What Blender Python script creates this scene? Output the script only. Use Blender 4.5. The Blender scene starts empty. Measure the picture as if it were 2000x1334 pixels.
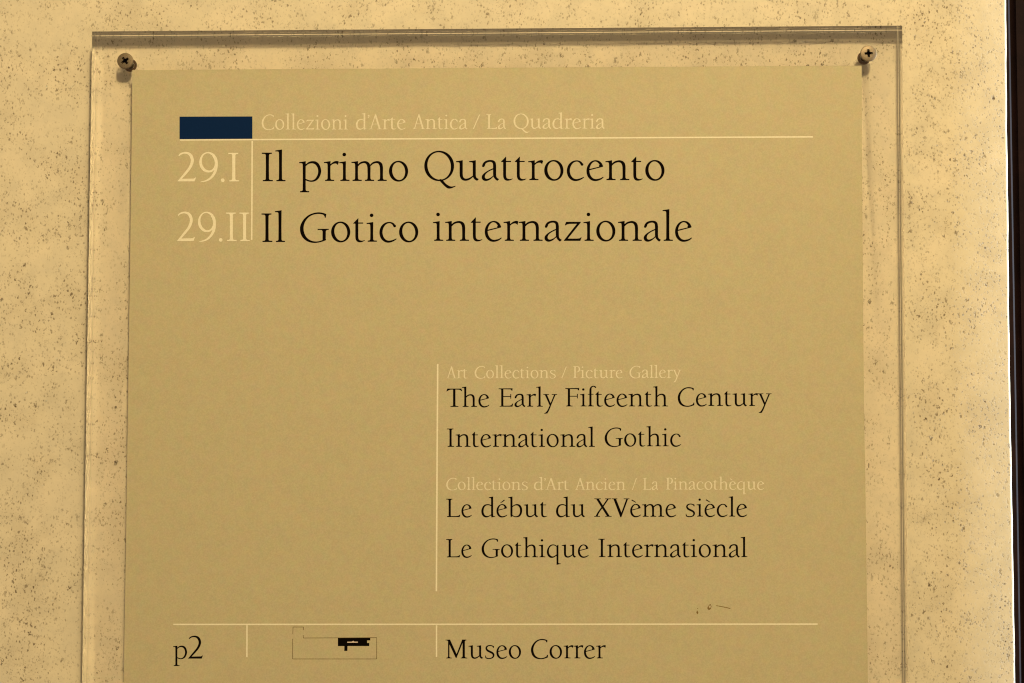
import bpy, bmesh, math, random
import numpy as np
from mathutils import Vector, Matrix, geometry

# ------------------------------------------------------------------ camera
S = bpy.context.scene
COL = S.collection
K = 1000.0                   # sizes below are written in metres; the scene is built in millimetres
S.unit_settings.system = 'METRIC'
S.unit_settings.scale_length = 0.001
PI = math.pi
MM = 0.00025                 # metres per photograph pixel on the front of the panel
T = 0.0125                   # thickness of the acrylic panel (wall surface is y = 0)
FPX = 2778.0                 # focal length in photograph pixels (50 mm on a 36 mm sensor)
PITCH, YAW = 0.0487, -0.0125
fwd = Vector((math.sin(YAW), math.cos(YAW) * math.cos(PITCH), math.sin(PITCH))).normalized()
right = fwd.cross(Vector((0, 0, 1))).normalized()
up = right.cross(fwd).normalized()
CAM = Vector((0, -T, 0)) - fwd * (FPX * MM)
cam_data = bpy.data.cameras.new('camera')
cam = bpy.data.objects.new('camera', cam_data)
COL.objects.link(cam)
cam_data.sensor_width = 36.0
cam_data.lens = 36.0 * FPX / 2000.0
cam_data.clip_start, cam_data.clip_end = 10.0, 50000.0
rot = Matrix((right, up, -fwd)).transposed().to_4x4()
cam.matrix_world = Matrix.Translation(CAM * K) @ rot
S.camera = cam


def at(px, py, y=-T):
    """The point on the plane y = const that stands at this place of the photograph."""
    d = fwd * FPX + right * (px - 1000.0) - up * (py - 667.0)
    k = (y - CAM.y) / d.y
    p = CAM + d * k
    return (p.x, p.z)


# ------------------------------------------------------------------ world, lamps, exposure
W = bpy.data.worlds.new("World")
S.world = W
W.use_nodes = True
W.node_tree.nodes['Background'].inputs[0].default_value = (1.0, 0.78, 0.52, 1)
W.node_tree.nodes['Background'].inputs[1].default_value = 0.285
S.view_settings.view_transform = 'Standard'
S.view_settings.look = 'None'
S.view_settings.exposure = 0
S.view_settings.gamma = 1


def lamp(name, kind, loc, target, energy, color, size):
    l = bpy.data.lights.new(name, kind)
    l.energy = energy * K * K
    l.color = color
    if kind == 'AREA':
        l.shape = 'DISK'
        l.size = size * K
    else:
        l.shadow_soft_size = size * K
    o = bpy.data.objects.new(name, l)
    COL.objects.link(o)
    o.location = Vector(loc) * K
    o.rotation_euler = (Vector(target) - Vector(loc)).to_track_quat('-Z', 'Y').to_euler()
    return o


gallery = lamp('gallery_spot', 'AREA', (0.285, -1.30, 0.86), (0.0, 0, 0.0), 18.6, (1.0, 0.78, 0.43), 0.12)
gallery.data.cycles.is_caustics_light = True
soft = lamp('added_soft_light', 'AREA', (0.54, -1.70, 1.52), (0.0, 0, 0.0), 20.5, (1.0, 0.79, 0.47), 0.50)  # added soft lamp, no known fitting; brightens the panel's left edge strip
window = lamp('window_light', 'AREA', (2.4, 0.004, 0.1), (0.25, 0.0, 0.0), 190.0, (0.68, 0.83, 1.0), 0.02)
window.data.specular_factor = 0.15


# ------------------------------------------------------------------ materials
def new_mat(name):
    m = bpy.data.materials.new(name)
    m.use_nodes = True
    nt = m.node_tree
    return m, nt, nt.nodes['Principled BSDF']


def N(nt, kind, **kw):
    n = nt.nodes.new(kind)
    for k, v in kw.items():
        if k.startswith('i_'):
            n.inputs[k[2:].replace('_', ' ')].default_value = v
        else:
            setattr(n, k, v)
    return n


def L(nt, a, b):
    nt.links.new(a, b)


def math_n(nt, op, a, b=None, clamp=False):
    n = nt.nodes.new('ShaderNodeMath')
    n.operation = op
    n.use_clamp = clamp
    for i, v in enumerate((a, b)):
        if v is None:
            continue
        if isinstance(v, (int, float)):
            n.inputs[i].default_value = v
        else:
            L(nt, v, n.inputs[i])
    return n.outputs[0]


def mix_c(nt, fac, a, b, blend='MIX'):
    n = nt.nodes.new('ShaderNodeMix')
    n.data_type = 'RGBA'
    n.blend_type = blend
    for s, v in ((n.inputs[0], fac), (n.inputs[6], a), (n.inputs[7], b)):
        if isinstance(v, (int, float)):
            s.default_value = v
        elif isinstance(v, tuple):
            s.default_value = v if len(v) == 4 else v + (1,)
        else:
            L(nt, v, s)
    return n.outputs[2]


def ramp(nt, fac, stops):
    n = nt.nodes.new('ShaderNodeValToRGB')
    L(nt, fac, n.inputs[0])
    while len(n.color_ramp.elements) < len(stops):
        n.color_ramp.elements.new(0.5)
    for e, (p, c) in zip(n.color_ramp.elements, stops):
        e.position = p
        e.color = (c, c, c, 1) if isinstance(c, (int, float)) else c + (1,)
    return n.outputs[0]


def coords(nt, rz=0.0, sc=(1, 1, 1), loc=(0, 0, 0)):
    tc = N(nt, 'ShaderNodeTexCoord')
    mp = N(nt, 'ShaderNodeMapping')
    mp.inputs['Rotation'].default_value = (0, rz, 0)
    mp.inputs['Scale'].default_value = tuple(v / K for v in sc)
    mp.inputs['Location'].default_value = loc
    L(nt, tc.outputs['Object'], mp.inputs[0])
    return mp.outputs[0]


def noise(nt, vec, scale, detail=2, rough=0.5, dist=0.0):
    n = N(nt, 'ShaderNodeTexNoise')
    n.inputs['Scale'].default_value = scale
    n.inputs['Detail'].default_value = detail
    n.inputs['Roughness'].default_value = rough
    n.inputs['Distortion'].default_value = dist
    L(nt, vec, n.inputs['Vector'])
    return n


def specks(nt, vec, scale, rmin, rmax, keep, seed):
    """Sparse irregular pits: Voronoi cells, of which some have a pit of random size."""
    w = noise(nt, vec, scale * 2.1, 3, 0.7)
    wv = N(nt, 'ShaderNodeVectorMath', operation='SCALE')
    L(nt, w.outputs['Color'], wv.inputs[0])
    wv.inputs['Scale'].default_value = 1.5 / scale
    ad = N(nt, 'ShaderNodeVectorMath', operation='ADD')
    L(nt, vec, ad.inputs[0])
    L(nt, wv.outputs[0], ad.inputs[1])
    ad2 = N(nt, 'ShaderNodeVectorMath', operation='ADD')
    L(nt, ad.outputs[0], ad2.inputs[0])
    ad2.inputs[1].default_value = (seed, seed * 1.7, 0)
    v = N(nt, 'ShaderNodeTexVoronoi', voronoi_dimensions='2D')
    v.inputs['Scale'].default_value = scale
    L(nt, ad2.outputs[0], v.inputs['Vector'])
    sp = N(nt, 'ShaderNodeSeparateColor')
    L(nt, v.outputs['Color'], sp.inputs[0])
    on = math_n(nt, 'LESS_THAN', sp.outputs[0], keep)
    r = math_n(nt, 'MULTIPLY_ADD', math_n(nt, 'POWER', sp.outputs[1], 2.2), rmax - rmin)
    r.node.inputs[2].default_value = rmin
    d = math_n(nt, 'SUBTRACT', r, v.outputs['Distance'])
    e = math_n(nt, 'MULTIPLY', d, 8.0, True)
    k = math_n(nt, 'MULTIPLY_ADD', math_n(nt, 'POWER', sp.outputs[2], 1.5), 0.55)
    k.node.inputs[2].default_value = 0.45
    return math_n(nt, 'MULTIPLY', math_n(nt, 'MULTIPLY', e, k), on)


def stone_material():
    m, nt, b = new_mat('pitted_cream_stone')
    v = coords(nt)
    sx = N(nt, 'ShaderNodeSeparateXYZ')
    cx = N(nt, 'ShaderNodeCombineXYZ')
    L(nt, coords(nt, rz=-0.30, sc=(1.0, 1.0, 0.68)), sx.inputs[0])
    L(nt, sx.outputs[0], cx.inputs[0])
    L(nt, sx.outputs[2], cx.inputs[1])
    vd = cx.outputs[0]
    big = noise(nt, v, 9.0, 4, 0.55, 0.4).outputs['Fac']
    mid = noise(nt, v, 90.0, 6, 0.6, 0.3).outputs['Fac']
    fine = noise(nt, v, 900.0, 2, 0.6).outputs['Fac']
    c = mix_c(nt, ramp(nt, big, [(0.35, 0.0), (0.68, 1.0)]), (0.655, 0.567, 0.39), (0.69, 0.595, 0.40))
    c = mix_c(nt, math_n(nt, 'MULTIPLY', ramp(nt, mid, [(0.42, 0.0), (0.66, 1.0)]), 0.45), c, (0.53, 0.47, 0.34))
    pale = noise(nt, coords(nt, loc=(3.1, 0, 1.7)), 45.0, 5, 0.6, 0.5).outputs['Fac']
    c = mix_c(nt, math_n(nt, 'MULTIPLY', ramp(nt, pale, [(0.48, 0.0), (0.64, 1.0)]), 0.35), c, (0.80, 0.67, 0.46))
    c = mix_c(nt, math_n(nt, 'MULTIPLY', fine, 0.25), c, (0.55, 0.50, 0.36))
    # clusters of pits
    cl = ramp(nt, noise(nt, coords(nt, loc=(1.3, 0, 0.4)), 42.0, 3, 0.6).outputs['Fac'], [(0.38, 0.28), (0.56, 1.0)])
    s1 = specks(nt, vd, 340.0, 0.06, 0.27, 0.85, 0.0)
    s2 = specks(nt, vd, 720.0, 0.13, 0.37, 0.85, 3.3)
    s3 = specks(nt, vd, 190.0, 0.03, 0.15, 0.55, 7.1)
    s = math_n(nt, 'MAXIMUM', math_n(nt, 'MAXIMUM', s1, math_n(nt, 'MULTIPLY', s2, 0.9)), s3)
    sq = ramp(nt, noise(nt, coords(nt, loc=(0.7, 0, 2.9), sc=(1.0, 1.0, 0.7)), 620.0, 4, 0.75, 0.6).outputs['Fac'], [(0.64, 0.0), (0.70, 1.0)])
    s = math_n(nt, 'MAXIMUM', s, math_n(nt, 'MULTIPLY', sq, 0.8))
    wq = noise(nt, coords(nt, loc=(4.7, 0, 1.1)), 210.0, 3, 0.6, 0.8).outputs['Fac']
    wq = math_n(nt, 'SUBTRACT', 0.011, math_n(nt, 'ABSOLUTE', math_n(nt, 'SUBTRACT', wq, 0.5)))
    wq = math_n(nt, 'MULTIPLY', wq, 110.0, True)
    wm = ramp(nt, noise(nt, coords(nt, loc=(2.7, 0, 6.1)), 130.0, 3, 0.6).outputs['Fac'], [(0.52, 0.0), (0.64, 1.0)])
    s = math_n(nt, 'MAXIMUM', s, math_n(nt, 'MULTIPLY', math_n(nt, 'MULTIPLY', wq, wm), 0.45))
    s = math_n(nt, 'MULTIPLY', s, cl)
    halo = math_n(nt, 'MULTIPLY', specks(nt, vd, 150.0, 0.10, 0.34, 0.30, 11.0), 0.07)
    c = mix_c(nt, math_n(nt, 'MULTIPLY', ramp(nt, noise(nt, coords(nt, loc=(1.3, 0, 0.4)), 42.0, 6, 0.7).outputs['Fac'], [(0.47, 0.0), (0.66, 1.0)]), 0.30), c, (0.42, 0.34, 0.215))
    c = mix_c(nt, math_n(nt, 'MULTIPLY', halo, cl), c, (0.33, 0.29, 0.20))
    c = mix_c(nt, math_n(nt, 'MULTIPLY', s, 0.95), c, (0.075, 0.045, 0.018))
    L(nt, c, b.inputs['Base Color'])
    b.inputs['Roughness'].default_value = 0.55
    b.inputs['Specular IOR Level'].default_value = 0.3
    bp = N(nt, 'ShaderNodeBump')
    bp.inputs['Strength'].default_value = 0.35
    bp.inputs['Distance'].default_value = 0.0004 * K
    h = math_n(nt, 'SUBTRACT', math_n(nt, 'MULTIPLY', mid, 0.5), s)
    L(nt, h, bp.inputs['Height'])
    L(nt, bp.outputs[0], b.inputs['Normal'])
    return m


def paper_material():
    m, nt, b = new_mat('gold_beige_sheet')
    v = coords(nt)
    f1 = noise(nt, v, 1500.0, 2, 0.7).outputs['Fac']
    f2 = noise(nt, v, 60.0, 4, 0.6).outputs['Fac']
    f3 = noise(nt, coords(nt, loc=(2, 0, 5)), 260.0, 2, 0.6).outputs['Color']
    c = mix_c(nt, ramp(nt, f1, [(0.35, 0.0), (0.65, 1.0)]), (0.408, 0.354, 0.205), (0.466, 0.404, 0.236))
    c = mix_c(nt, math_n(nt, 'MULTIPLY', ramp(nt, f2, [(0.4, 0.0), (0.7, 1.0)]), 0.15), c, (0.52, 0.42, 0.25))
    c = mix_c(nt, 0.08, c, f3, 'OVERLAY')
    L(nt, c, b.inputs['Base Color'])
    b.inputs['Roughness'].default_value = 0.6
    b.inputs['Specular IOR Level'].default_value = 0.25
    return m


def flat(name, col, rough=0.5, spec=0.3, metal=0.0, var=0.0, scale=900.0):
    m, nt, b = new_mat(name)
    b.inputs['Roughness'].default_value = rough
    b.inputs['Specular IOR Level'].default_value = spec
    b.inputs['Metallic'].default_value = metal
    n = noise(nt, coords(nt), scale, 3, 0.6).outputs['Fac']
    dark = tuple(x * (1 - var) for x in col)
    c = mix_c(nt, ramp(nt, n, [(0.35, 0.0), (0.65, 1.0)]), dark, col)
    L(nt, c, b.inputs['Base Color'])
    return m


def acrylic_material():
    m, nt, b = new_mat('clear_acrylic')
    b.inputs['Base Color'].default_value = (1.0, 0.995, 0.98, 1)
    b.inputs['Transmission Weight'].default_value = 1.0
    b.inputs['IOR'].default_value = 1.49
    b.inputs['Roughness'].default_value = 0.0
    return m


M_STONE = stone_material()
M_PAPER = paper_material()
M_ACRYL = acrylic_material()
M_BLACK = flat('black_print', (0.0045, 0.003, 0.002), 0.7, 0.0)
M_CREAM = flat('cream_print', (0.75, 0.685, 0.49), 0.6, 0.2, var=0.10, scale=1500)
M_FAINT = flat('faint_cream_print', (0.69, 0.62, 0.43), 0.6, 0.2, var=0.12, scale=1500)
M_BLUE = flat('blue_print', (0.005, 0.0185, 0.066), 0.7, 0.0, var=0.06, scale=1500)
M_LINE = flat('brown_line_print', (0.11, 0.065, 0.015), 0.6, 0.1, var=0.25)
M_STAIN = flat('brown_scratch', (0.24, 0.155, 0.05), 0.6, 0.1, var=0.4)
M_STEEL = flat('dull_nickel', (0.225, 0.168, 0.097), 0.46, 0.5, 0.55, 0.40, 2500)
M_SHAFT = flat('rusty_thread', (0.16, 0.10, 0.05), 0.6, 0.4, 0.5, 0.4, 2500)
M_PLUG = flat('brown_wall_plug', (0.17, 0.09, 0.04), 0.7, 0.3, 0, 0.3, 1800)
M_PAPERSIDE = flat('sheet_edge', (0.22, 0.17, 0.09), 0.7, 0.1)
M_WOOD = flat('dark_lacquered_wood', (0.012, 0.0035, 0.003), 0.7, 0.1, 0, 0.5, 60)


# ------------------------------------------------------------------ object helpers
def link(name, verts, faces, mat, parent=None, smooth=False, edges=()):
    me = bpy.data.meshes.new(name)
    me.from_pydata([(v[0] * K, v[1] * K, v[2] * K) for v in verts], list(edges), faces)
    me.validate()
    me.update()
    if mat:
        me.materials.append(mat)
    if smooth:
        me.polygons.foreach_set('use_smooth', [True] * len(me.polygons))
    o = bpy.data.objects.new(name, me)
    COL.objects.link(o)
    if parent:
        o.parent = parent
    return o


def thing(name, label, cat, loc=(0, 0, 0), group=None):
    o = bpy.data.objects.new(name, None)
    COL.objects.link(o)
    o.location = Vector(loc) * K
    o['label'] = label
    o['category'] = cat
    if group:
        o['group'] = group
    return o


def box_vf(x0, x1, y0, y1, z0, z1):
    v = [(x, y, z) for x in (x0, x1) for y in (y0, y1) for z in (z0, z1)]
    f = [(0, 1, 3, 2), (4, 6, 7, 5), (0, 4, 5, 1), (2, 3, 7, 6), (0, 2, 6, 4), (1, 5, 7, 3)]
    return v, f


def lathe(profile, n=48):
    """Profile (radius, y) turned about the y axis; y is depth."""
    v, f = [], []
    for r, y in profile:
        for k in range(n):
            a = 2 * PI * k / n
            v.append((r * math.cos(a), y, r * math.sin(a)))
    for j in range(len(profile) - 1):
        for k in range(n):
            k2 = (k + 1) % n
            f.append((j * n + k, j * n + k2, (j + 1) * n + k2, (j + 1) * n + k))
    return v, f


# ------------------------------------------------------------------ letter shapes
def cat(pts, n=6):
    """Catmull-Rom through the points (any number of columns)."""
    P = [np.array(p, float) for p in pts]
    if len(P) == 2:
        return P
    P = [2 * P[0] - P[1]] + P + [2 * P[-1] - P[-2]]
    out = []
    for i in range(1, len(P) - 2):
        a, b, c, d = P[i - 1:i + 3]
        for k in range(n):
            t = k / n
            out.append(0.5 * ((2 * b) + (c - a) * t + (2 * a - 5 * b + 4 * c - d) * t * t + (3 * b - a - 3 * c + d) * t ** 3))
    out.append(P[-2])
    return out


def resample(P, n):
    P = np.array(P)
    s = np.concatenate([[0], np.cumsum(np.linalg.norm(np.diff(P, axis=0), axis=1))])
    t = np.linspace(0, s[-1], n)
    return np.stack([np.interp(t, s, P[:, 0]), np.interp(t, s, P[:, 1])], 1)


class Glyph:
    """Traced in the coordinates of an enlarged view: k units per enlarged pixel, left edge x0, baseline yb."""

    def __init__(self, k=1.0, x0=0.0, yb=0.0, down=True):
        self.k, self.x0, self.yb, self.down = k, x0, yb, down
        self.polys = []

    def _t(self, p):
        y = (self.yb - p[1]) if self.down else (p[1] - self.yb)
        return ((p[0] - self.x0) * self.k, y * self.k)

    def poly(self, *pts):
        self.polys.append([self._t(p) for p in pts])
        return self

    def rect(self, x0, x1, y0, y1):
        return self.poly((x0, y0), (x1, y0), (x1, y1), (x0, y1))

    def band(self, A, B, n=26):
        A = resample(cat(A), n)
        B = resample(cat(B), n)
        for i in range(n - 1):
            self.poly(A[i], A[i + 1], B[i + 1], B[i])
        return self

    def stroke(self, pts, n=6):
        C = np.array(cat(pts, n))
        D = np.gradient(C[:, :2], axis=0)
        D /= np.maximum(np.linalg.norm(D, axis=1, keepdims=True), 1e-9)
        Nn = np.stack([-D[:, 1], D[:, 0]], 1)
        A = C[:, :2] + Nn * C[:, 2:3] / 2
        B = C[:, :2] - Nn * C[:, 2:3] / 2
        for i in range(len(C) - 1):
            self.poly(A[i], A[i + 1], B[i + 1], B[i])
        return self

    def ring(self, cx, cy, rx, ry, ix, iy, irx, iry, rot, n=44):
        o, q = [], []
        for k in range(n):
            a = 2 * PI * k / n
            o.append((cx + rx * math.cos(a), cy + ry * math.sin(a)))
            b = a - math.radians(rot)
            x, y = irx * math.cos(b), iry * math.sin(b)
            r = math.radians(rot)
            q.append((ix + x * math.cos(r) - y * math.sin(r), iy + x * math.sin(r) + y * math.cos(r)))
        for k in range(n):
            j = (k + 1) % n
            self.poly(o[k], o[j], q[j], q[k])
        return self

    def dot(self, cx, cy, r, n=20):
        return self.poly(*[(cx + r * math.cos(2 * PI * k / n), cy + r * math.sin(2 * PI * k / n)) for k in range(n)])


def U():                       # a glyph written straight in units, y up
    return Glyph(1, 0, 0, False)


def foot(g, xl, xr, x0, x1, y=0, s=1, h=28, br=62):
    """Bracketed slab serif; s = 1 at the bottom, -1 at the top."""
    return g.poly((xl + 4, y), (xr - 4, y), (xr, y + s * h * .5), (xr - 4, y + s * h), (x1 + 26, y + s * (h + 3)), (x1 + 9, y + s * (h + 12)), (x1, y + s * br),
                  (x0, y + s * br), (x0 - 9, y + s * (h + 12)), (x0 - 26, y + s * (h + 3)), (xl + 4, y + s * h), (xl, y + s * h * .5))


def flag(g, x0, x1, yt, w=158):
    return g.poly((x1 - w, yt - 24), (x1 - w * .55, yt - 14), (x1, yt), (x1, yt - 100), (x0, yt - 100), (x0 - 3, yt - 68),
                  (x0 - 14, yt - 54), (x0 - 34, yt - 48), (x1 - w, yt - 48))


def stem(g, x0, x1, y0, y1):
    m = (y0 + y1) / 2
    return g.poly((x0, y0), (x1, y0), (x1 - 3, m), (x1, y1), (x0, y1), (x0 + 3, m))


ARA = [(0, 407), (59, 455), (125, 478), (190, 486), (262, 465), (311, 416), (329, 344), (332, 285)]
ARB = [(0, 354), (52, 402), (105, 427), (164, 436), (214, 423), (245, 381), (258, 324), (260, 285)]


def arch(g, x, w):
    """An arch whose right stem ends w right of x."""
    d = w - 332
    k = w / 332.0
    A = [(x + px * k, py) for px, py in ARA]
    B = [(x + px * (w - 72) / 260.0, py) for px, py in ARB]
    g.band(A, B)
    stem(g, x + w - 72, x + w, 10, 300)
    return g


GL = {}


def add(ch, g, lsb, rsb):
    xs = [p[0] for pl in g.polys for p in pl]
    GL[ch] = (g.polys, lsb, rsb, min(xs), max(xs))


g = U(); stem(g, 98, 176, 20, 680); foot(g, 25, 272, 98, 176); foot(g, 0, 248, 98, 176, 697, -1); add('I', g, 37, 37)
g = U(); stem(g, 86, 160, 10, 740); flag(g, 86, 160, 775, 162); foot(g, 22, 247, 86, 160); add('l', g, 26, 13)
g = U(); stem(g, 86, 156, 10, 440); flag(g, 86, 156, 482); foot(g, 23, 246, 86, 156); g.dot(118, 645, 43); add('i', g, 26, 22)
g = U(); stem(g, 88, 160, 10, 440); flag(g, 88, 160, 486); foot(g, 25, 248, 88, 160); arch(g, 160, 328); foot(g, 357, 581, 416, 488); add('n', g, 26, 13)
g = U(); stem(g, 88, 158, 10, 440); flag(g, 88, 158, 486); foot(g, 25, 250, 88, 158); arch(g, 158, 304); foot(g, 328, 550, 390, 462)
arch(g, 460, 306); foot(g, 636, 858, 694, 766); add('m', g, 26, 13)
g = U(); stem(g, 86, 158, 10, 740); flag(g, 86, 158, 775); foot(g, 23, 246, 86, 158); arch(g, 158, 322); foot(g, 350, 572, 408, 480); add('h', g, 26, 13)
g = Glyph(1, 1375, 918); g.ring(1607, 680, 232, 255, 1610, 678, 158, 218, -8); add('o', g, 42, 42)
g = Glyph(1.3125, 75, 674)
g.stroke([(350, 378, 40), (322, 340, 34), (265, 317, 24), (190, 335, 32), (128, 400, 48), (102, 495, 54), (122, 590, 54), (175, 652, 46), (245, 673, 38), (325, 654, 28), (388, 620, 14)])
g.dot(356, 382, 24); add('c', g, 42, 20)


def make_e(extra=None):
    g = Glyph(1.3125, 437, 674)
    g.stroke([(715, 408, 46), (692, 366, 46), (648, 327, 34), (585, 316, 24), (522, 350, 34), (478, 420, 46), (463, 500, 52), (482, 588, 54), (535, 652, 46), (605, 673, 38), (690, 654, 28), (748, 617, 14)])
    g.stroke([(480, 481, 22), (736, 417, 18)])
    g.poly((668, 398), (712, 360), (743, 413), (737, 425), (672, 442))
    if extra:
        h = U(); h.stroke(extra); g.polys += h.polys
    return g


add('e', make_e(), 42, 20)
add('é', make_e([(158, 539, 18), (240, 590, 30), (304, 641, 38)]), 42, 20)
add('è', make_e([(55, 640, 38), (140, 592, 30), (221, 544, 18)]), 42, 20)
g = Glyph(1, 780, 897); g.x0 = 780
for p in ((868, 938),):
    h = U(); stem(h, 88, 158, 10, 440); flag(h, 88, 158, 485); foot(h, 28, 250, 88, 158)
g.band([(938, 488), (990, 445), (1040, 418), (1090, 408), (1125, 415), (1140, 434), (1128, 470), (1120, 505)],
       [(938, 528), (975, 495), (1010, 478), (1050, 470), (1080, 475), (1097, 486), (1108, 496), (1116, 507)])
g.polys += h.polys; add('r', g, 26, -12)
g = Glyph(1, 1052, 918)
g.band([(1213, 515), (1290, 455), (1380, 434), (1470, 450), (1545, 520), (1588, 650), (1575, 760), (1515, 870), (1435, 925), (1350, 940), (1270, 925), (1205, 900)],
       [(1213, 555), (1270, 510), (1330, 490), (1400, 492), (1465, 532), (1508, 610), (1518, 700), (1495, 790), (1440, 870), (1370, 903), (1290, 897), (1205, 865)], 40)
h = U(); stem(h, 90, 161, -260, 440); flag(h, 90, 161, 482); foot(h, 23, 248, 90, 161, -277)
g.polys += h.polys; add('p', g, 26, 42)
g = Glyph(1.464, 135, 662)
g.band([(395, 357), (340, 335), (290, 330), (220, 347), (165, 405), (135, 495), (145, 585), (190, 652), (255, 677), (320, 662), (395, 618)],
       [(395, 384), (350, 364), (300, 357), (245, 373), (205, 422), (187, 500), (195, 570), (232, 625), (285, 640), (335, 630), (395, 596)], 40)
g.rect(392, 440, 170, 640).poly((333, 152), (440, 132), (440, 200), (392, 200), (388, 178), (372, 170), (333, 168))
g.poly((392, 600), (440, 600), (444, 636), (462, 643), (495, 644), (496, 658), (440, 667), (402, 676)); add('d', g, 42, 13)
g = Glyph(1.464, 838, 662)
g.band([(943, 382), (1000, 345), (1070, 327), (1140, 350), (1185, 410), (1200, 490), (1185, 580), (1140, 645), (1080, 670), (1010, 668), (935, 640)],
       [(943, 407), (990, 375), (1040, 362), (1095, 374), (1135, 425), (1148, 500), (1138, 570), (1100, 625), (1050, 645), (990, 640), (935, 610)], 40)
g.rect(894, 943, 170, 610).poly((838, 152), (943, 132), (943, 200), (894, 200), (890, 178), (874, 170), (838, 168)).poly((894, 600), (943, 600), (943, 642), (902, 674))
add('b', g, 26, 42)
g = Glyph(1, 895, 906)
g.band([(983, 740), (990, 815), (1020, 878), (1070, 912), (1130, 922), (1200, 905), (1260, 868), (1310, 822)],
       [(1055, 740), (1060, 805), (1080, 848), (1115, 868), (1150, 870), (1200, 857), (1250, 832), (1310, 790)])
g.rect(983, 1055, 500, 745).rect(1302, 1372, 500, 790)
g.poly((895, 444), (1055, 420), (1055, 520), (983, 520), (980, 488), (965, 472), (895, 466))
g.poly((1212, 444), (1372, 420), (1372, 520), (1302, 520), (1298, 488), (1284, 472), (1212, 466))
g.band([(1302, 780), (1315, 842), (1352, 892), (1405, 922)], [(1372, 780), (1378, 825), (1402, 855), (1448, 880)]); add('u', g, 26, 36)
g = Glyph(1, 712, 933)
g.band([(722, 585), (738, 535), (785, 478), (855, 448), (930, 440), (1000, 455), (1045, 500), (1060, 585)],
       [(775, 602), (795, 560), (805, 530), (850, 500), (900, 488), (945, 492), (980, 520), (989, 585)])
g.dot(748, 588, 27).rect(989, 1060, 575, 800)
g.band([(989, 790), (1005, 860), (1045, 915), (1090, 950)], [(1060, 790), (1068, 850), (1095, 885), (1135, 908)])
g.band([(1000, 637), (900, 682), (800, 742), (732, 805), (712, 865), (735, 922), (790, 952), (850, 948), (920, 914), (1000, 842)],
       [(1000, 667), (930, 697), (860, 737), (807, 787), (787, 838), (795, 882), (830, 902), (875, 895), (940, 865), (1000, 812)], 36); add('a', g, 34, 14)
g = Glyph(1, 122, 900)
g.poly((122, 447), (238, 326), (243, 326), (240, 470), (172, 470), (168, 459), (122, 459)).poly((236, 430), (358, 430), (362, 444), (356, 458), (236, 458)).rect(172, 240, 455, 765)
g.band([(172, 760), (178, 830), (205, 885), (250, 911), (290, 914), (345, 902), (400, 872)], [(240, 760), (245, 820), (262, 852), (290, 868), (330, 874), (360, 870), (398, 860)]); add('t', g, 34, 20)
g = Glyph(1.464, 1600, 655)
g.rect(1645, 1695, 238, 625).rect(1603, 1748, 330, 348)
g.poly((1600, 655), (1752, 655), (1754, 637), (1712, 632), (1695, 612), (1645, 612), (1628, 632), (1598, 637))
g.band([(1645, 242), (1655, 185), (1690, 137), (1740, 118), (1790, 128), (1818, 148)], [(1695, 242), (1697, 190), (1712, 157), (1745, 141), (1775, 152), (1795, 172)]).dot(1803, 158, 16)
add('f', g, 20, -60)
g = Glyph(1.367, 130, 700)
g.stroke([(362, 380, 18), (300, 354, 26), (240, 352, 26), (183, 378, 34), (162, 428, 40), (195, 482, 48), (265, 520, 50), (340, 560, 48), (367, 612, 44), (345, 668, 34), (290, 697, 28), (225, 703, 28), (165, 690, 26), (146, 668, 14)])
g.poly((338, 350), (378, 372), (372, 416), (362, 416), (340, 385)).poly((128, 622), (140, 622), (152, 658), (178, 690), (150, 700), (140, 690)); add('s', g, 42, 38)
g = Glyph(1.171, 1335, 797)
g.rect(1335, 1512, 388, 410).rect(1612, 1782, 388, 410).poly((1372, 400), (1452, 400), (1456, 425), (1580, 715), (1556, 785), (1400, 440))
g.stroke([(1712, 402, 40), (1640, 572, 36), (1560, 765, 38), (1512, 880, 42), (1465, 965, 46), (1415, 1002, 30), (1365, 1020, 12)]).poly((1360, 1024), (1400, 1003), (1480, 975), (1468, 1015), (1400, 1026)); add('y', g, 10, 0)
g = Glyph(1, 758, 943)
g.poly((815, 478), (1178, 478), (1150, 526), (900, 529), (840, 541), (795, 567), (786, 558)).poly((1178, 478), (1165, 502), (845, 900), (765, 943), (757, 937), (1085, 520))
g.poly((765, 943), (1160, 943), (1192, 860), (1178, 855), (1152, 880), (1080, 888), (845, 888)); add('z', g, 32, 22)
g = Glyph(1.367, 705, 688)
g.band([(990, 372), (930, 340), (870, 330), (800, 352), (740, 420), (705, 520), (718, 612), (765, 680), (830, 707), (900, 695), (990, 637)],
       [(990, 402), (930, 365), (875, 357), (820, 377), (775, 430), (757, 510), (768, 590), (810, 645), (860, 665), (915, 655), (990, 602)], 40)
g.poly((980, 388), (1008, 347), (1030, 340), (1028, 860), (982, 860)).poly((982, 840), (1028, 840), (1040, 858), (1095, 862), (1095, 878), (1040, 886), (982, 901)); add('q', g, 42, 20)
g = Glyph(1, 108, 906)
g.ring(468, 559, 360, 371, 468, 560, 284, 336, -11, 60)
g.band([(505, 878), (560, 915), (620, 985), (700, 1042), (760, 1062), (820, 1055), (862, 1045)], [(460, 895), (495, 938), (560, 1010), (640, 1085), (700, 1112), (770, 1103), (862, 1062)]); add('Q', g, 42, -10)
g = Glyph(1, 198, 965)
g.band([(838, 290), (760, 262), (650, 247), (530, 265), (400, 320), (290, 420), (220, 540), (198, 650), (220, 780), (290, 890), (400, 965), (530, 995), (650, 985), (760, 955), (830, 925)],
       [(800, 325), (740, 298), (640, 287), (530, 303), (430, 350), (350, 430), (300, 530), (283, 640), (300, 750), (350, 850), (440, 925), (540, 956), (640, 955), (730, 930), (790, 900)], 60)
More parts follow.
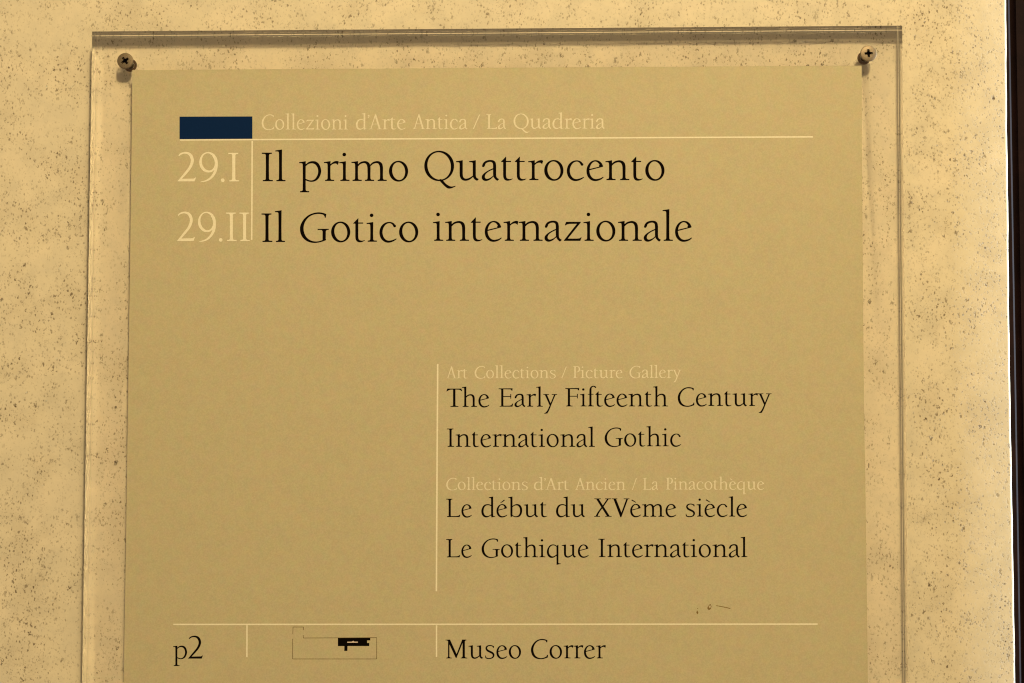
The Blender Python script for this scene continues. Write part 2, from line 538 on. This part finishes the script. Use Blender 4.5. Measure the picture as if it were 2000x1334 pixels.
g.poly((765, 262), (838, 292), (822, 378), (803, 378), (795, 340), (765, 305)).poly((748, 675), (825, 675), (822, 895), (833, 915), (825, 930), (748, 945))
g.rect(628, 895, 650, 677).poly((722, 677), (850, 677), (825, 705), (748, 705)); add('G', g, 42, 18)
g = Glyph(1.171, 228, 799)
g.band([(750, 225), (680, 198), (580, 185), (460, 208), (350, 280), (260, 400), (228, 520), (245, 640), (300, 740), (400, 805), (530, 826), (640, 814), (762, 772)],
       [(722, 255), (670, 232), (570, 222), (480, 240), (390, 300), (325, 400), (298, 510), (310, 610), (360, 710), (440, 770), (540, 792), (640, 778), (735, 735)], 60)
g.poly((705, 208), (752, 228), (745, 292), (725, 292), (708, 250)).poly((715, 748), (735, 720), (748, 688), (768, 688), (765, 768), (720, 790)); add('C', g, 42, 25)
g = Glyph(1.171, 115, 829)
g.poly((145, 233), (595, 233), (622, 315), (605, 318), (575, 286), (530, 269), (430, 264), (250, 267), (190, 281), (120, 325), (115, 312))
g.rect(332, 402, 250, 815).poly((245, 828), (500, 828), (500, 805), (425, 800), (402, 775), (332, 775), (310, 800), (245, 805)); add('T', g, 10, -25)


def EF(e):
    g = Glyph(1.464, 988, 655)
    g.poly((988, 180), (1348, 177), (1344, 238), (1326, 236), (1316, 212), (1290, 205), (1107, 202), (1107, 215), (1055, 215), (1040, 202), (988, 198))
    g.rect(1055, 1107, 195, 640).rect(1100, 1302, 380, 401).poly((1294, 330), (1312, 328), (1311, 448), (1296, 446))
    if e:
        g.poly((1012, 655), (1012, 640), (1055, 632), (1060, 615), (1107, 615), (1112, 631), (1270, 630), (1322, 616), (1348, 574), (1362, 574), (1345, 655))
    else:
        g.poly((1012, 655), (1175, 655), (1175, 638), (1125, 634), (1107, 612), (1055, 612), (1040, 634), (1012, 638))
    return g


add('E', EF(True), 30, 25)
add('F', EF(False), 30, 15)
g = Glyph(.976, 225, 693)
g.poly((225, -21), (470, -21), (470, 8), (425, 13), (405, 40), (325, 40), (305, 13), (225, 8)).rect(325, 405, 0, 680)
g.poly((405, 640), (420, 658), (640, 655), (720, 645), (775, 605), (797, 600), (770, 693), (255, 693), (255, 665), (325, 650)); add('L', g, 30, 10)
g = Glyph(1.747, 115, 547)
g.rect(120, 258, 148, 163).rect(360, 485, 148, 163).rect(115, 243, 532, 547).rect(362, 500, 532, 547)
g.poly((160, 158), (213, 158), (462, 540), (405, 540)).stroke([(420, 160, 28), (310, 318, 26), (280, 355, 28), (205, 460, 30), (168, 540, 40)]); add('X', g, 15, 5)
g = Glyph(1.747, 490, 547)
g.rect(490, 610, 148, 163).rect(757, 880, 148, 163).poly((528, 158), (582, 158), (708, 470), (694, 560), (682, 556)).poly((816, 158), (850, 158), (700, 558), (686, 560), (690, 500)); add('V', g, 5, -5)
g = Glyph(1.613, 118, 540)
g.poly((118, 112), (225, 108), (235, 135), (178, 140), (150, 127), (118, 125)).rect(180, 208, 130, 530).poly((165, 115), (222, 108), (388, 462), (374, 532), (362, 526), (185, 160))
g.poly((514, 118), (548, 118), (380, 524), (366, 530), (374, 460)).rect(525, 575, 115, 530).poly((510, 108), (612, 108), (612, 126), (590, 130), (575, 150), (510, 130))
g.poly((138, 540), (262, 540), (262, 524), (225, 520), (208, 500), (180, 500), (165, 520), (138, 524)).poly((483, 540), (632, 540), (632, 524), (592, 520), (575, 495), (525, 495), (508, 520), (483, 524)); add('M', g, 15, 30)
g = U(); stem(g, 80, 156, 20, 680); foot(g, 5, 255, 80, 156); foot(g, 0, 158, 80, 156, 697, -1)
g.band([(100, 697), (220, 705), (330, 680), (405, 600), (415, 500), (375, 400), (290, 345), (200, 340)], [(100, 668), (210, 672), (290, 650), (335, 585), (338, 510), (305, 420), (250, 378), (205, 368)], 36); add('P', g, 30, 5)
g = U(); g.poly((268, 690), (318, 720), (345, 660), (550, 20), (470, 20), (285, 600)); g.poly((280, 690), (305, 640), (95, 15), (62, 15)); g.rect(135, 430, 235, 262)
g.rect(0, 170, 0, 26).rect(395, 610, 0, 26); add('A', g, 0, 0)
g = Glyph(.966, 618, 938)
g.band([(645, 280), (700, 225), (780, 198), (860, 193), (940, 215), (1010, 280), (1045, 390), (1030, 490), (970, 610), (880, 720), (790, 815), (735, 872)],
       [(660, 300), (710, 262), (780, 240), (840, 242), (900, 265), (945, 320), (970, 400), (955, 490), (900, 600), (800, 722), (710, 830), (620, 936)], 50)
g.poly((620, 938), (1065, 938), (1103, 842), (1090, 835), (1050, 866), (740, 872), (680, 885)); add('2', g, 30, 35)
g = Glyph(1.064, 622, 815)
g.ring(835, 376, 213, 236, 835, 368, 154, 199, -14, 50)
g.band([(975, 190), (1040, 290), (1060, 420), (1040, 560), (980, 680), (880, 775), (770, 820), (655, 832)], [(935, 240), (975, 320), (995, 420), (987, 520), (950, 620), (880, 715), (785, 782), (655, 820)], 40); add('9', g, 50, 40)
g = U(); g.dot(45, 28, 45); add('.', g, 40, 60)
g = U(); g.poly((0, -8), (34, -8), (290, 690), (256, 690)); add('/', g, 0, 0)
g = U(); g.dot(44, 655, 38).stroke([(62, 665, 40), (64, 620, 34), (35, 560, 18), (5, 530, 8)]); add("'", g, 30, -10)


def word_polys(word):
    """All polygons of a word in units, starting at x = 0, and its width."""
    out, x, first = [], 0.0, True
    for ch in word:
        polys, lsb, rsb, a, b = GL[ch]
        if first:
            x -= a
            first = False
        else:
            x += lsb - a
        out += [[(p[0] + x, p[1]) for p in pl] for pl in polys]
        x += b + rsb
        last = rsb
    return out, x - last


def fill_union(polys):
    """One flat mesh that covers all polygons (given in metres) once."""
    vs, fs = [], []
    for pl in polys:
        a = sum(pl[i][0] * pl[(i + 1) % len(pl)][1] - pl[(i + 1) % len(pl)][0] * pl[i][1] for i in range(len(pl)))
        if abs(a) < 1e-3:
            continue
        if a < 0:
            pl = pl[::-1]
        fs.append(list(range(len(vs), len(vs) + len(pl))))
        vs += [Vector(p) for p in pl]
    v, e, f, ov, oe, of = geometry.delaunay_2d_cdt(vs, [], fs, 0, 1e-4, True)
    return [(p.x, p.y) for p in v], [tuple(t) for t, o in zip(f, of) if o]


SHEET_Y = -T - 0.00042            # front of the printed sheet
INK_Y = SHEET_Y - 0.00004


def print_line(words, scale, mat, parent, y=INK_Y, label=None):
    bold = 0.22 / scale if scale < 0.06 else 0.16 / scale        # ink spread of the print
    """words: (text, left px, right px, baseline px) as they stand on the sheet; one mesh for the line."""
    for text, x0, x1, yb in words:
        polys, w = word_polys(text)
        e = bold
        v, f = fill_union([[(p[0] + dx, p[1]) for p in pl] for dx in (-e, 0, e) for pl in polys])
        V = []
        for (a, b) in v:
            X, Z = at(x0 + (x1 - x0) * (a + e) / (w + 2 * e), yb - b * scale, y)
            V.append((X, y, Z))
        o = link('printed_word', V, [(t[0], t[2], t[1]) for t in f], mat, parent)
        me = o.data
        if me.polygons and me.polygons[0].normal.y > 0:      # faces look at the viewer
            me.flip_normals()
        if label:
            o['label'] = label


def flat_shape(name, polys, mat, parent, y=INK_Y, label=None):
    """polys in photograph pixels on the sheet."""
    V, F = [], []
    v, f = fill_union([[(p[0] * 10, -p[1] * 10) for p in pl] for pl in polys])
    for a, b in v:
        X, Z = at(a / 10, -b / 10, y)
        V.append((X, y, Z))
    F = [(t[0], t[2], t[1]) for t in f]
    o = link(name, V, F, mat, parent)
    if o.data.polygons[0].normal.y > 0:
        o.data.flip_normals()
    if label:
        o['label'] = label
    return o


def bar(x0, y0, x1, y1, w):
    d = Vector((x1 - x0, y1 - y0)).normalized()
    n = Vector((-d.y, d.x)) * w / 2
    return [(x0 + n.x, y0 + n.y), (x1 + n.x, y1 + n.y), (x1 - n.x, y1 - n.y), (x0 - n.x, y0 - n.y)]


# ------------------------------------------------------------------ the stone wall
rnd = random.Random(4)


def edge_x(z):
    """Right end of the stone, following the arris in the photograph."""
    pts = [(-700, 1964), (0, 1967.0), (250, 1968.5), (400, 1971.0), (600, 1972.5), (800, 1975.5), (934, 1978), (1100, 1981), (1334, 1985), (2200, 1997)]
    zs = [(at(x, y, -0.0002)[1], at(x, y, -0.0002)[0]) for y, x in [(p[0], p[1]) for p in pts]]
    zs.sort()
    return float(np.interp(z, [q[0] for q in zs], [q[1] for q in zs]))


R = 0.0015                       # rounded arris
V, F = [], []
zz = np.linspace(-0.34, 0.34, 341)
prof_n = 7
for z in zz:
    ex = edge_x(z) + 0.00007 * math.sin(z * 210 + 1.3) + 0.00003 * math.sin(z * 570) + rnd.uniform(-.00002, .00002)
    row = [(-0.75, 0.0, z), (-0.2, 0.0, z), (ex - 0.03, 0.0, z)]
    for k in range(prof_n + 1):
        a = k / prof_n * PI / 2
        row.append((ex - R + R * math.sin(a), R - R * math.cos(a), z))
    row.append((ex, 0.03, z))
    row.append((ex, 0.12, z))
    V += row
m_ = len(V) // len(zz)
for j in range(len(zz) - 1):
    for k in range(m_ - 1):
        a = j * m_ + k
        F.append((a, a + 1, a + m_ + 1, a + m_))
wall = link('stone_wall', V, F, M_STONE, smooth=True)
wall['kind'] = 'structure'
wall.cycles.is_caustics_receiver = True

# ------------------------------------------------------------------ dark door frame right of the stone
frame = thing('door_frame', 'dark brown lacquered wooden frame behind the right end of the stone wall', 'door frame', (0.255, 0.012, -0.34))
fx0 = at(1960, 667, 0.012)[0]


def moulding(profile, name):
    """profile: (x, y) world; extruded along z."""
    V, F = [], []
    for z in (-0.34, 0.34):
        for x, y in profile:
            V.append((x - frame.location.x / K, y - frame.location.y / K, z - frame.location.z / K))
    n = len(profile)
    for k in range(n - 1):
        F.append((k, k + 1, n + k + 1, n + k))
    o = link(name, V, F, M_WOOD, frame)
    return o


xa = at(1987, 667, 0.02)[0]
pr = [(xa - 0.022, 0.10), (xa - 0.022, 0.021), (xa - 0.0016, 0.0205), (xa - 0.0006, 0.0212), (xa, 0.024), (xa, 0.10)]
moulding(pr, 'stop_bead')
pr = [(xa + 0.0004, 0.10), (xa + 0.0004, 0.0275)]
for k in range(9):
    a = k / 8 * PI / 2
    pr.append((xa + 0.0006 + 0.003 * math.sin(a), 0.0275 - 0.0035 * (1 - math.cos(a))))
pr += [(xa + 0.10, 0.0238), (xa + 0.10, 0.10)]
moulding(pr, 'jamb')

# ------------------------------------------------------------------ the sign
px_TL, px_TR = (180.0, 61.5), (1762.0, 50.0)
px_BL, px_BR = (154.5, 1700.0), (1777.5, 1699.0)
sign = thing('museum_sign', 'clear acrylic museum sign with a gold-beige printed sheet, screwed to the speckled stone wall', 'sign', (0, 0, 0))
BACK = -0.0007
corners = [at(*p) for p in (px_BL, px_BR, px_TR, px_TL)]
scr_px = [(244.3, 118.6), (1696.3, 104.2)]
scr = [at(p[0], p[1], -T) for p in scr_px]
HOLE_R = 0.0021
RIDGE = -0.0003


def panel_mesh():
    vs, es, fs = [], [], []
    ring_n = 40
    out = [Vector(c) for c in corners]
    holes = [[Vector((cx + HOLE_R * math.cos(2 * PI * k / ring_n), cz + HOLE_R * math.sin(2 * PI * k / ring_n))) for k in range(ring_n)] for cx, cz in scr]
    down = Vector((0, -0.0006))
    rl, rr = out[3] + down, out[2] + down            # ridge added behind the top edge to narrow the light through the gap
    pts = [out[0], out[1], rr, out[2], out[3], rl] + [p for h in holes for p in h]
    edges = [(i, (i + 1) % 6) for i in range(6)] + [(2, 5)]
    base = 6
    for h in holes:
        edges += [(base + k, base + (k + 1) % ring_n) for k in range(ring_n)]
        base += ring_n
    v, e, f, *_ = geometry.delaunay_2d_cdt(pts, edges, [], 0, 1e-7, True)
    V, F = [], []
    idx = {}

    def vid(i, y):
        key = (i, round(y, 6))
        if key not in idx:
            idx[key] = len(V)
            V.append((v[i].x, y, v[i].y))
        return idx[key]
    d = (rr - rl).normalized()
    side = {}
    for t in f:
        c = sum((v[i] for i in t), Vector((0, 0))) / len(t)
        if any((c - Vector(s_)).length < HOLE_R * 0.985 for s_ in scr):
            continue
        rel = c - rl
        yb = RIDGE if d.x * rel.y - d.y * rel.x > 0 else BACK
        F.append(tuple(vid(i, -T) for i in t))
        F.append(tuple(vid(i, yb) for i in t[::-1]))
        for i in range(len(t)):
            side[(t[i], t[(i + 1) % len(t)])] = yb
    for (a, b), yb in side.items():
        o = side.get((b, a))
        if o is None:
            F.append((vid(b, -T), vid(a, -T), vid(a, yb), vid(b, yb)))
        elif o != yb and yb == RIDGE:
            F.append((vid(b, yb), vid(a, yb), vid(a, o), vid(b, o)))
    return V, F


V, F = panel_mesh()
panel = link('acrylic_panel', V, F, M_ACRYL, sign)
bm = bmesh.new(); bm.from_mesh(panel.data)
bmesh.ops.recalc_face_normals(bm, faces=bm.faces)
bmesh.ops.split_edges(bm, edges=[e for e in bm.edges if len(e.link_faces) == 2 and e.calc_face_angle(0) > 0.5])
for f_ in bm.faces:
    f_.smooth = True
bm.to_mesh(panel.data); bm.free()
panel.cycles.is_caustics_caster = True

# printed sheet: a thin card with its own thickness on the front of the panel
sh = [(241.3 - 18.5 * (1580 - 1334) / 1197, 1580.0), (1695.0 + 2.5, 1579.0), (1683.0, 128.2), (258.4, 136.8)]
# slight bow of the cut edges as in the photograph
left = [(258.4, 136.8), (255.4, 400), (251.1, 700), (246.3, 1034), (241.3, 1334), (237.2, 1580)]
rght = [(1683.0, 128.2), (1684.2, 400), (1687.6, 800), (1690.0, 934), (1695.0, 1334), (1697.5, 1579)]
loop = [tuple(p) for p in cat(left, 4)] + [tuple(p) for p in cat(rght, 4)][::-1]
L2 = [at(p[0], p[1], SHEET_Y) for p in loop]
n = len(L2)
V = [(x, SHEET_Y, z) for x, z in L2] + [(x, -T - 0.00002, z) for x, z in L2]
F = [tuple(range(n)), tuple(range(2 * n - 1, n - 1, -1))] + [(i, n + i, n + (i + 1) % n, (i + 1) % n) for i in range(n)]
sheet = link('printed_sheet', V, F, M_PAPER, sign)
sheet.data.materials.append(M_PAPERSIDE)
bm = bmesh.new(); bm.from_mesh(sheet.data)
bmesh.ops.recalc_face_normals(bm, faces=bm.faces)
bm.to_mesh(sheet.data); bm.free()
for p in sheet.data.polygons:
    if abs(p.normal.y) < 0.5:
        p.material_index = 1

# ------------------------------------------------------------------ print on the sheet
BIG, SUB, HEAD, SMALL = 0.0800, 0.0512, 0.0410, 0.0328
print_line([("Il", 511.2, 557.8, 353.9), ("primo", 584.2, 797.2, 353.4), ("Quattrocento", 828.6, 1297.9, 351.8)], BIG, M_BLACK, sheet)
print_line([("Il", 510.5, 556.8, 472.6), ("Gotico", 585.8, 817.0, 472.1), ("internazionale", 845.8, 1351.8, 470.4)], BIG, M_BLACK, sheet)
print_line([("The", 871.9, 955.9, 794.7), ("Early", 973.9, 1088.2, 794.2), ("Fifteenth", 1104.1, 1305.1, 793.7), ("Century", 1323.7, 1506.9, 792.9)], SUB, M_BLACK, sheet)
print_line([("International", 872.9, 1162.0, 872.7), ("Gothic", 1180.9, 1330.2, 871.6)], SUB, M_BLACK, sheet)
print_line([("Le", 871.5, 921.7, 1009.8), ("début", 940.1, 1068.8, 1009.5), ("du", 1085.9, 1142.8, 1009.4), ("XVème", 1160.4, 1321.0, 1009.2), ("siècle", 1339.1, 1459.6, 1008.9)], SUB, M_BLACK, sheet)
print_line([("Le", 871.5, 921.4, 1088.5), ("Gothique", 940.6, 1149.8, 1088.3), ("International", 1168.4, 1459.8, 1088.0)], SUB, M_BLACK, sheet)
print_line([("p", 338.1, 365.4, 1286.3)], 0.0523, M_BLACK, sheet)
print_line([("2", 367.1, 396.2, 1286.3)], 0.0621, M_BLACK, sheet)
print_line([("Museo", 870.0, 1017.7, 1285.9), ("Correr", 1037.0, 1183.4, 1285.8)], 0.0527, M_BLACK, sheet)
print_line([("Collezioni", 511.0, 680.0, 253.0), ("d'Arte", 695.0, 792.5, 252.6), ("Antica", 806.4, 913.1, 252.2), ("/", 923.3, 937.8, 252.0),
            ("La", 949.9, 988.5, 251.7), ("Quadreria", 1003.0, 1181.4, 251.2)], HEAD, M_FAINT, sheet, label='cream heading lettering')
print_line([("29.I", 346.5, 467.2, 354.3)], BIG, M_CREAM, sheet, label='cream room number lettering')
print_line([("29.II", 345.5, 488.0, 470.9)], BIG, M_CREAM, sheet, y=INK_Y - 0.00001, label='cream room number lettering')
print_line([("Art", 872.0, 913.2, 738.9), ("Collections", 927.0, 1085.5, 738.7), ("/", 1096.4, 1106.9, 738.6), ("Picture", 1119.1, 1216.4, 738.4), ("Gallery", 1229.4, 1330.9, 738.0)], SMALL, M_FAINT, sheet, label='cream small lettering')
print_line([("Collections", 871.5, 1030.8, 956.9), ("d'Art", 1042.7, 1111.3, 956.8), ("Ancien", 1123.2, 1222.1, 956.7), ("/", 1234.4, 1243.7, 956.6),
            ("La", 1255.4, 1285.7, 956.5), ("Pinacothèque", 1300.5, 1492.5, 956.2)], SMALL, M_FAINT, sheet, label='cream small lettering')

flat_shape('rule_line', [bar(351.5, 273.4, 1588, 267.3, 2.9)], M_CREAM, sheet)
flat_shape('rule_line', [bar(492.6, 275.1, 491.6, 468.5, 2.9)], M_CREAM, sheet)
flat_shape('rule_line', [bar(854.9, 711, 853.5, 930, 3.1), bar(853.5, 930, 852.3, 1155, 3.1)], M_CREAM, sheet)
flat_shape('rule_line', [bar(338.5, 1219.6, 1597, 1219.0, 2.9)], M_CREAM, sheet)
flat_shape('rule_line', [bar(482.4, 1221.3, 482.2, 1283.5, 2.9)], M_CREAM, sheet)
flat_shape('rule_line', [bar(852.6, 1221.3, 852.5, 1283, 2.9)], M_CREAM, sheet)
flat_shape('blue_block', [[(350.6, 227.8), (492.9, 227.4), (492.9, 271.2), (350.6, 271.8)]], M_BLUE, sheet)
lw = 0.9
plan = []
for path in ([(571.9, 1238), (572.3, 1224.6), (592.8, 1224.6), (592.4, 1230.4)],
             [(592.2, 1240.4), (592.5, 1246.1), (735.9, 1245.4), (735.6, 1287), (571.5, 1287), (571.7, 1247.6)]):
    for a, b in zip(path, path[1:]):
        plan.append(bar(a[0], a[1], b[0], b[1], lw))
flat_shape('floor_plan_outline', plan, M_LINE, sheet)
flat_shape('floor_plan_block', [[(660, 1246.2), (723.3, 1245.9), (723, 1250.7), (717, 1250.8), (717, 1255.8), (721.2, 1255.8), (721.2, 1261.7), (678.7, 1261.7), (678.5, 1271.3), (672.4, 1271.3), (672.6, 1261.8), (660, 1261.8)]], M_BLACK, sheet, y=INK_Y - 0.00002)
flat_shape('floor_plan_mark', [bar(678.3, 1254.4, 698.8, 1254.2, 2.0), [(685.5, 1254), (690, 1251.6), (693, 1254)]], flat('pale_print', (0.62, 0.50, 0.40), 0.6, 0.2), sheet, y=INK_Y - 0.00004)
flat_shape('scratch', [bar(1399, 1182.8, 1413, 1185.4, 1.3), bar(1413, 1185.4, 1426.5, 1188.4, 1.5)], M_STAIN, sheet)
flat_shape('scratch', [bar(1382.2, 1186.4, 1387.2, 1180.0, 1.2), bar(1387.3, 1180.0, 1389.4, 1185.4, 1.1), [(1381.2, 1187.5), (1383.6, 1185.2), (1386.4, 1188.2), (1389.3, 1184.8), (1388.2, 1189.4), (1384.4, 1191.8)]], M_STAIN, sheet)
flat_shape('scratch', [[(1361.9, 1192), (1364, 1196), (1363.4, 1199.4), (1361.3, 1199), (1359.9, 1195.8)], bar(1362, 1188.4, 1363.4, 1188.9, 1.3)], M_STAIN, sheet)


# ------------------------------------------------------------------ screws
def make_screw(px, rot, label):
    cx, cz = at(px[0], px[1], -T - 0.0011)
    t = thing('screw', label, 'screw', (cx, 0, cz), 'cross-head screws at the upper corners of the sign')
    HR = 0.0040
    y0 = -T - 0.0002            # underside of the head
    # head: slightly domed disc with a rounded rim
    prof = [(HR * .55, y0), (HR * .97, y0), (HR, y0 - 0.00025), (HR, y0 - 0.0006), (HR * .975, y0 - 0.00072), (HR * .90, y0 - 0.00086), (HR * .72, y0 - 0.00096), (HR * .55, y0 - 0.00102)]
    n = 64
    # cross recess cut: outline of the cross as a star-shaped radius, walls going inwards
    arm, wd = HR * .50, HR * .145

    def cross_r(a):
        a = (a - rot) % (PI / 2)
        a = min(a, PI / 2 - a)
        # inside arm along angle 0
        r = min(arm / math.cos(a), wd / max(math.sin(a), 1e-6))
        return max(r, wd * 1.75)
    v, f = [], []
    rings = []
    for r, y in prof:
        rings.append([(r * math.cos(2 * PI * k / n), y, r * math.sin(2 * PI * k / n)) for k in range(n)])
    yf = y0 - 0.00103
    rings.append([(cross_r(2 * PI * k / n) * math.cos(2 * PI * k / n), yf, cross_r(2 * PI * k / n) * math.sin(2 * PI * k / n)) for k in range(n)])
    rings.append([(cross_r(2 * PI * k / n) * .86 * math.cos(2 * PI * k / n), yf + 0.0014, cross_r(2 * PI * k / n) * .86 * math.sin(2 * PI * k / n)) for k in range(n)])
    for rg in rings:
        v += rg
    for j in range(len(rings) - 1):
        for k in range(n):
            k2 = (k + 1) % n
            f.append((j * n + k, j * n + k2, (j + 1) * n + k2, (j + 1) * n + k))
    b = (len(rings) - 1) * n
    v.append((0, yf + 0.0022, 0))
    for k in range(n):
        f.append((b + k, b + (k + 1) % n, len(v) - 1))
    head = link('head', v, f, M_STEEL, t)
    head.data.materials.append(flat('dark_recess', (0.006, 0.004, 0.003), 0.9, 0.05))  # near-black colour for the walls and floor of the cross recess
    for i, p in enumerate(head.data.polygons):
        if i >= (len(rings) - 2) * n:
            p.material_index = 1
    # threaded shaft through the panel
    prof = [(0.0018, y0 - 0.0001)]
    y = y0 + 0.0004
    while y < 0.004:
        prof += [(0.00145, y), (0.00185, y + 0.00035)]
        y += 0.0007
    v, f = lathe(prof, 24)
    link('shaft', v, f, M_SHAFT, t)
    v, f = lathe([(0.00195, -0.0001), (0.0031, -0.00018), (0.0033, -0.0001), (0.0033, 0.001)], 28)
    link('wall_plug', v, f, M_PLUG, t)
    return t


make_screw(scr_px[0], 0.62, 'left cross-head screw at the upper left corner of the sign, recess turned like an X')
make_screw(scr_px[1], 0.06, 'right cross-head screw at the upper right corner of the sign, recess upright like a plus')

S.cycles.caustics_refractive = True
S.cycles.caustics_reflective = True
S.cycles.max_bounces = 16
S.cycles.transmission_bounces = 12
S.cycles.sample_clamp_indirect = 60.0
S.cycles.blur_glossy = 0.0
S.cycles.pixel_filter_type = 'BLACKMAN_HARRIS'
S.cycles.filter_width = 1.15
